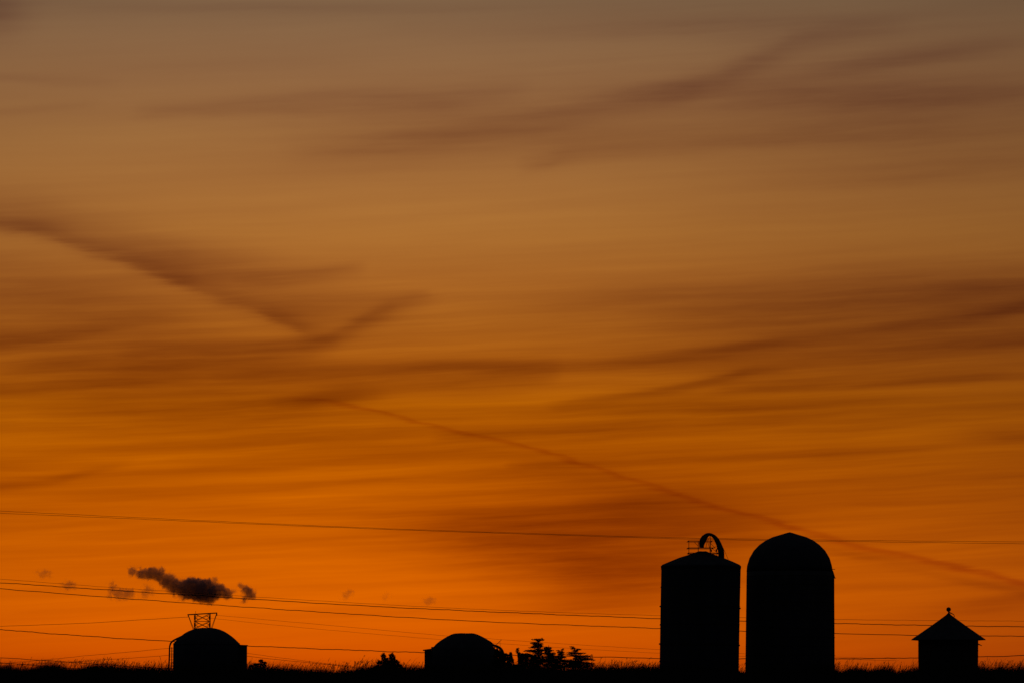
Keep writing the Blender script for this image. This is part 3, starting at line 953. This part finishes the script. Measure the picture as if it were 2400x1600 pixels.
bush('low_weed', 'small branching weed standing in the grass right of the left bin', 216.0,
     [(613, 1550, 2.2, 5), (611, 1547.6, 4.5, 1.3), (620, 1552.5, 4, 1.3), (606, 1556, 4, 1.6), (618, 1558, 5, 2.2), (598, 1557, 4.5, 2.6), (590, 1560, 5, 2.5), (608, 1564, 14, 5)], leaf=.06, n0=900, cat='weed')

# ------------------------------------------------------------------ tall grass along the crest


def vnoise(x, f, s):
    i = np.floor(x * f).astype(int)
    t = x * f - i
    t = t * t * (3 - 2 * t)
    h = lambda k: (np.sin(k * 127.1 + s * 311.7) * 43758.5453) % 1.0
    return h(i) * (1 - t) + h(i + 1) * t


def gz_np(x, y):
    ss = lambda a, b: (lambda t: t * t * (3 - 2 * t))(np.clip((y - a) / (b - a), 0, 1))
    z = 2.12 * ss(30, 200) - 1.25 * ss(203, 248)
    return z + (0.07 * np.sin(x * .21 + 1.0) + 0.05 * np.sin(x * .83 + y * .1)) * ss(60, 150)


def grass(N, y0, y1, hmean, seed):
    r = np.random.default_rng(seed)
    x = r.uniform(-38, 38, N)
    y = r.uniform(y0, y1, N)
    clump = .5 * vnoise(x + y * .12, .8, 1) + .35 * vnoise(x - y * .1, 2.1, 2) + .15 * vnoise(x, 6.0, 3)
    clump = np.clip((clump - .5) * 1.5 + .5, 0, 1)
    keep = r.random(N) < .25 + .9 * clump
    x, y, clump = x[keep], y[keep], clump[keep]
    n = len(x)
    h = hmean * (.22 + 1.2 * clump) * r.lognormal(0, .34, n)
    h = np.clip(h, .06, 1.05)
    z = gz_np(x, y) - .03
    wind = .2 + .3 * vnoise(x, .35, 5)
    lx = (wind + r.normal(0, .26, n)) * h
    ly = r.normal(0, .25, n) * h
    w = r.uniform(.005, .010, n)
    a = r.uniform(0, math.pi, n)
    wx, wy = np.cos(a) * w, np.sin(a) * w * .5
    S = (0, .4, .75, 1.0)
    W = (1.0, .85, .55, .08)
    V = np.zeros((n, 8, 3), np.float32)
    for k, (s, ww) in enumerate(zip(S, W)):
        px_ = x + lx * s ** 2.1
        py_ = y + ly * s ** 2
        pz_ = z + h * s * (1 - .12 * s)
        V[:, 2 * k] = np.stack([px_ - wx * ww, py_ - wy * ww, pz_], 1)
        V[:, 2 * k + 1] = np.stack([px_ + wx * ww, py_ + wy * ww, pz_], 1)
    base_i = (np.arange(n) * 8)[:, None]
    quads = np.concatenate([base_i + np.array([[2 * k, 2 * k + 1, 2 * k + 3, 2 * k + 2]]) for k in range(3)], 0)
    return V.reshape(-1, 3), quads


def plumes(N, seed):
    """seed stalks: a thin stem and a loose head of short bristles"""
    r = random.Random(seed)
    V, Q = [], []
    for _ in range(N):
        x = r.uniform(-37, 37)
        y = r.uniform(188, 207)
        cl = float(.6 * vnoise(np.array([x]), .8, 9)[0] + .4 * vnoise(np.array([x]), 2.7, 4)[0])
        if r.random() > .15 + 1.1 * cl:
            continue
        h = r.uniform(.26, .62) * (.65 + .7 * cl) * (1.45 if r.random() < .05 else 1)
        z = float(gz_np(np.array([x]), np.array([y]))[0]) - .02
        lx = (r.gauss(.26, .26)) * h
        w = .0038
        pts = [(x + lx * s ** 2, y, z + h * s) for s in (0, .5, .8, 1)]
        for (p, q_) in zip(pts, pts[1:]):
            k = len(V)
            V += [(p[0] - w, p[1], p[2]), (p[0] + w, p[1], p[2]), (q_[0] + w, q_[1], q_[2]), (q_[0] - w, q_[1], q_[2])]
            Q.append((k, k + 1, k + 2, k + 3))
        hl = r.uniform(.07, .2)
        for i in range(r.randint(6, 13)):
            s = 1 - hl / h * r.random()
            bx, bz = x + lx * s ** 2, z + h * s
            a = r.uniform(-.9, 1.1) + lx / h
            l = r.uniform(.02, .06)
            tx, tz = bx + math.sin(a) * l, bz + math.cos(a) * l
            k = len(V)
            ww = .007
            V += [(bx - ww * .3, y, bz), ((bx + tx) / 2 + ww, y + .01, (bz + tz) / 2), (tx, y, tz), ((bx + tx) / 2 - ww, y - .01, (bz + tz) / 2)]
            Q.append((k, k + 1, k + 2, k + 3))
    return np.array(V, np.float32), np.array(Q)


def np_mesh(name, V, Q, m):
    me = bpy.data.meshes.new(name)
    nq = len(Q)
    me.vertices.add(len(V))
    me.vertices.foreach_set('co', V.astype(np.float32).ravel())
    me.loops.add(nq * 4)
    me.loops.foreach_set('vertex_index', Q.astype(np.int32).ravel())
    me.polygons.add(nq)
    me.polygons.foreach_set('loop_start', np.arange(0, nq * 4, 4, dtype=np.int32))
    me.update(calc_edges=True)
    me.validate()
    me.materials.append(m)
    o = bpy.data.objects.new(name, me)
    COL.objects.link(o)
    return o


parts = [grass(80000, 184, 203, .29, 11), grass(52000, 192, 212, .36, 12), plumes(4600, 5)]
off = 0
VV, QQ = [], []
for v_, q_ in parts:
    VV.append(v_)
    QQ.append(q_ + off)
    off += len(v_)
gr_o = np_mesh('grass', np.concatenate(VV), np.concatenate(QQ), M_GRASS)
tag(gr_o, 'ragged tall dry grass along the dark crest', 'grass', kind='stuff')

# ------------------------------------------------------------------ small low clouds (real volumes three kilometres off)
DC = 3000.0
UC = DC / FPX


def cloud(label, blobs, group=None, dens=1.0, seed=0.0, thr=.37, amp=1.3, ns=15.0):
    """blobs: (px, row, radius px, weight)"""
    import bmesh
    cx = sum(b[0] for b in blobs) / len(blobs)
    cy = sum(b[1] for b in blobs) / len(blobs)
    o0 = P(cx, cy, DC)
    bm = bmesh.new()
    from mathutils import Matrix
    loc = []
    rr_ = random.Random(int(seed * 10) + 3)
    for px, py, r_, w in blobs:
        p = P(px, py, DC) - o0
        p.y = rr_.uniform(-.25, .25) * r_ * UC
        loc.append((p, r_ * UC, w))
        bmesh.ops.create_icosphere(bm, subdivisions=2, radius=r_ * UC * 1.3, matrix=Matrix.Translation(p))
    me = bpy.data.meshes.new('tmp')
    bm.to_mesh(me)
    bm.free()
    o = bpy.data.objects.new('cloud', me)
    COL.objects.link(o)
    md = o.modifiers.new('r', 'REMESH')
    md.mode = 'VOXEL'
    md.voxel_size = max(.35, min(b[2] for b in blobs) * UC * .3)
    dg = bpy.context.evaluated_depsgraph_get()
    nm = bpy.data.meshes.new_from_object(o.evaluated_get(dg))
    o.modifiers.clear()
    o.data = nm
    nm.name = 'cloud'
    o.location = o0
    m = bpy.data.materials.new('cloud_vapour')
    m.use_nodes = True
    t = m.node_tree
    t.nodes.clear()
    gg = G(t)
    co = t.nodes.new('ShaderNodeTexCoord')
    noise = gg.noise(co.outputs['Object'], 1 / (ns * UC), 4.0, .55, 1.1)
    # shift the sample point with a second noise so that the edge billows
    f = None
    for p, r_, w in loc:
        vd = t.nodes.new('ShaderNodeVectorMath')
        vd.operation = 'DISTANCE'
        t.links.new(co.outputs['Object'], vd.inputs[0])
        vd.inputs[1].default_value = p
        q_ = gg.m('MULTIPLY', vd.outputs['Value'], 1 / r_)
        e = gg.m('POWER', 0.36788, gg.m('MULTIPLY', gg.m('MULTIPLY', q_, q_), 1.3))
        f = gg.m('MULTIPLY', e, w) if f is None else gg.m('MULTIPLY_ADD', e, w, f)
    f = gg.m('MINIMUM', f, 1.15)
    s = gg.m('MULTIPLY_ADD', gg.m('SUBTRACT', noise, .5), amp * 1.7, f)
    s = gg.m('MULTIPLY_ADD', s, 1 / .5, -thr / .5, clamp=True)
    s = gg.m('MULTIPLY', s, s)
    pv = t.nodes.new('ShaderNodeVolumePrincipled')
    pv.inputs['Color'].default_value = (.62, .62, .68, 1)
    pv.inputs['Anisotropy'].default_value = 0.1
    t.links.new(gg.m('MULTIPLY', s, .31 * dens), pv.inputs['Density'])
    out = t.nodes.new('ShaderNodeOutputMaterial')
    t.links.new(pv.outputs[0], out.inputs['Volume'])
    m.cycles.volume_step_rate = .3
    nm.materials.clear()
    nm.materials.append(m)
    tag(o, label, 'cloud', group)
    return o


def c8(x, y):
    return 280 + x * .14456, 1300 + y * .14456


def blobs8(lst):
    return [c8(x, y) + (r_ * .14456 * 1.25, w) for x, y, r_, w in lst]


cloud('small dark ragged cloud drifting low above the pylon', blobs8([
    (1050, 490, 120, 1), (1200, 540, 140, 1), (1330, 560, 140, 1), (1460, 580, 140, 1), (1600, 610, 110, .9), (1120, 630, 100, .8), (1300, 660, 100, .8), (1450, 700, 95, .75), (1390, 460, 70, .8), (1545, 420, 60, .55),
    (900, 540, 110, .95), (760, 460, 95, .9), (820, 330, 75, .7), (700, 380, 85, .75), (600, 320, 90, .95), (530, 250, 75, .9), (400, 300, 85, .95), (690, 250, 60, .6), (1730, 640, 80, .8), (1000, 680, 70, .5), (310, 300, 65, .85), (480, 330, 70, .8), (1790, 625, 65, .7), (1870, 590, 45, .5), (880, 430, 70, .6), (1640, 500, 60, .6), (1200, 430, 80, .7)]), seed=1.0)
cloud('dark hook of vapour at the right end of the small cloud', blobs8([(1950, 495, 60, .72), (2040, 545, 75, .95), (2120, 610, 80, 1.0), (2150, 680, 60, .8), (2020, 735, 70, .68)]), 'scraps of low cloud', seed=2.0)
cloud('faint wisp at the upper left tip of the small cloud', blobs8([(190, 215, 70, .8), (240, 280, 65, .8), (160, 310, 50, .6), (340, 170, 60, .5)]), 'scraps of low cloud', .8, 3.0, .42, 1.5, 10.0)
SC = 'scraps of low cloud'
cloud('faint cloud scrap nearest the left edge', [(92, 1345, 14.3, 0.70), (104, 1341, 14.3, 0.84), (114, 1346, 13.0, 0.70)], SC, 0.22, 4.0, .5, 2.3, 9.0)
cloud('faint cloud scrap sitting on the wires, second from the left edge', [(150, 1372, 14.3, 0.70), (163, 1368, 14.3, 1.00), (172, 1374, 10.4, 0.70)], SC, 0.33, 5.0, .5, 2.3, 9.0)
cloud('ragged cloud scrap on the wires left of the small cloud', [(262, 1372, 14.3, 0.84), (270, 1388, 16.9, 0.98), (285, 1393, 16.9, 1.00), (300, 1391, 16.9, 1.00), (308, 1387, 10.4, 0.98), (254, 1396, 10.4, 0.63)], SC, 0.37, 6.0, .5, 2.3, 9.0)
cloud('faint cloud scrap hanging under the upper part of the small cloud', [(345, 1375, 15.6, 0.70), (350, 1388, 18.2, 0.77), (335, 1394, 15.6, 0.70)], SC, 0.25, 7.0, .5, 2.3, 9.0)
cloud('faint cloud scrap right of the small cloud, nearer one', [(806, 1396, 13.0, 0.77), (817, 1390, 13.0, 0.91), (822, 1385, 9.1, 0.70)], SC, 0.22, 8.0, .5, 2.3, 9.0)
cloud('very faint cloud scrap halfway between the bins', [(905, 1396, 13.0, 0.84)], SC, 0.22, 9.0, .5, 2.3, 9.0)
cloud('faint cloud scrap above the right bin', [(998, 1408, 13.0, 0.77), (1008, 1405, 13.0, 0.91), (1014, 1408, 9.1, 0.70)], SC, 0.22, 10.0, .5, 2.3, 9.0)
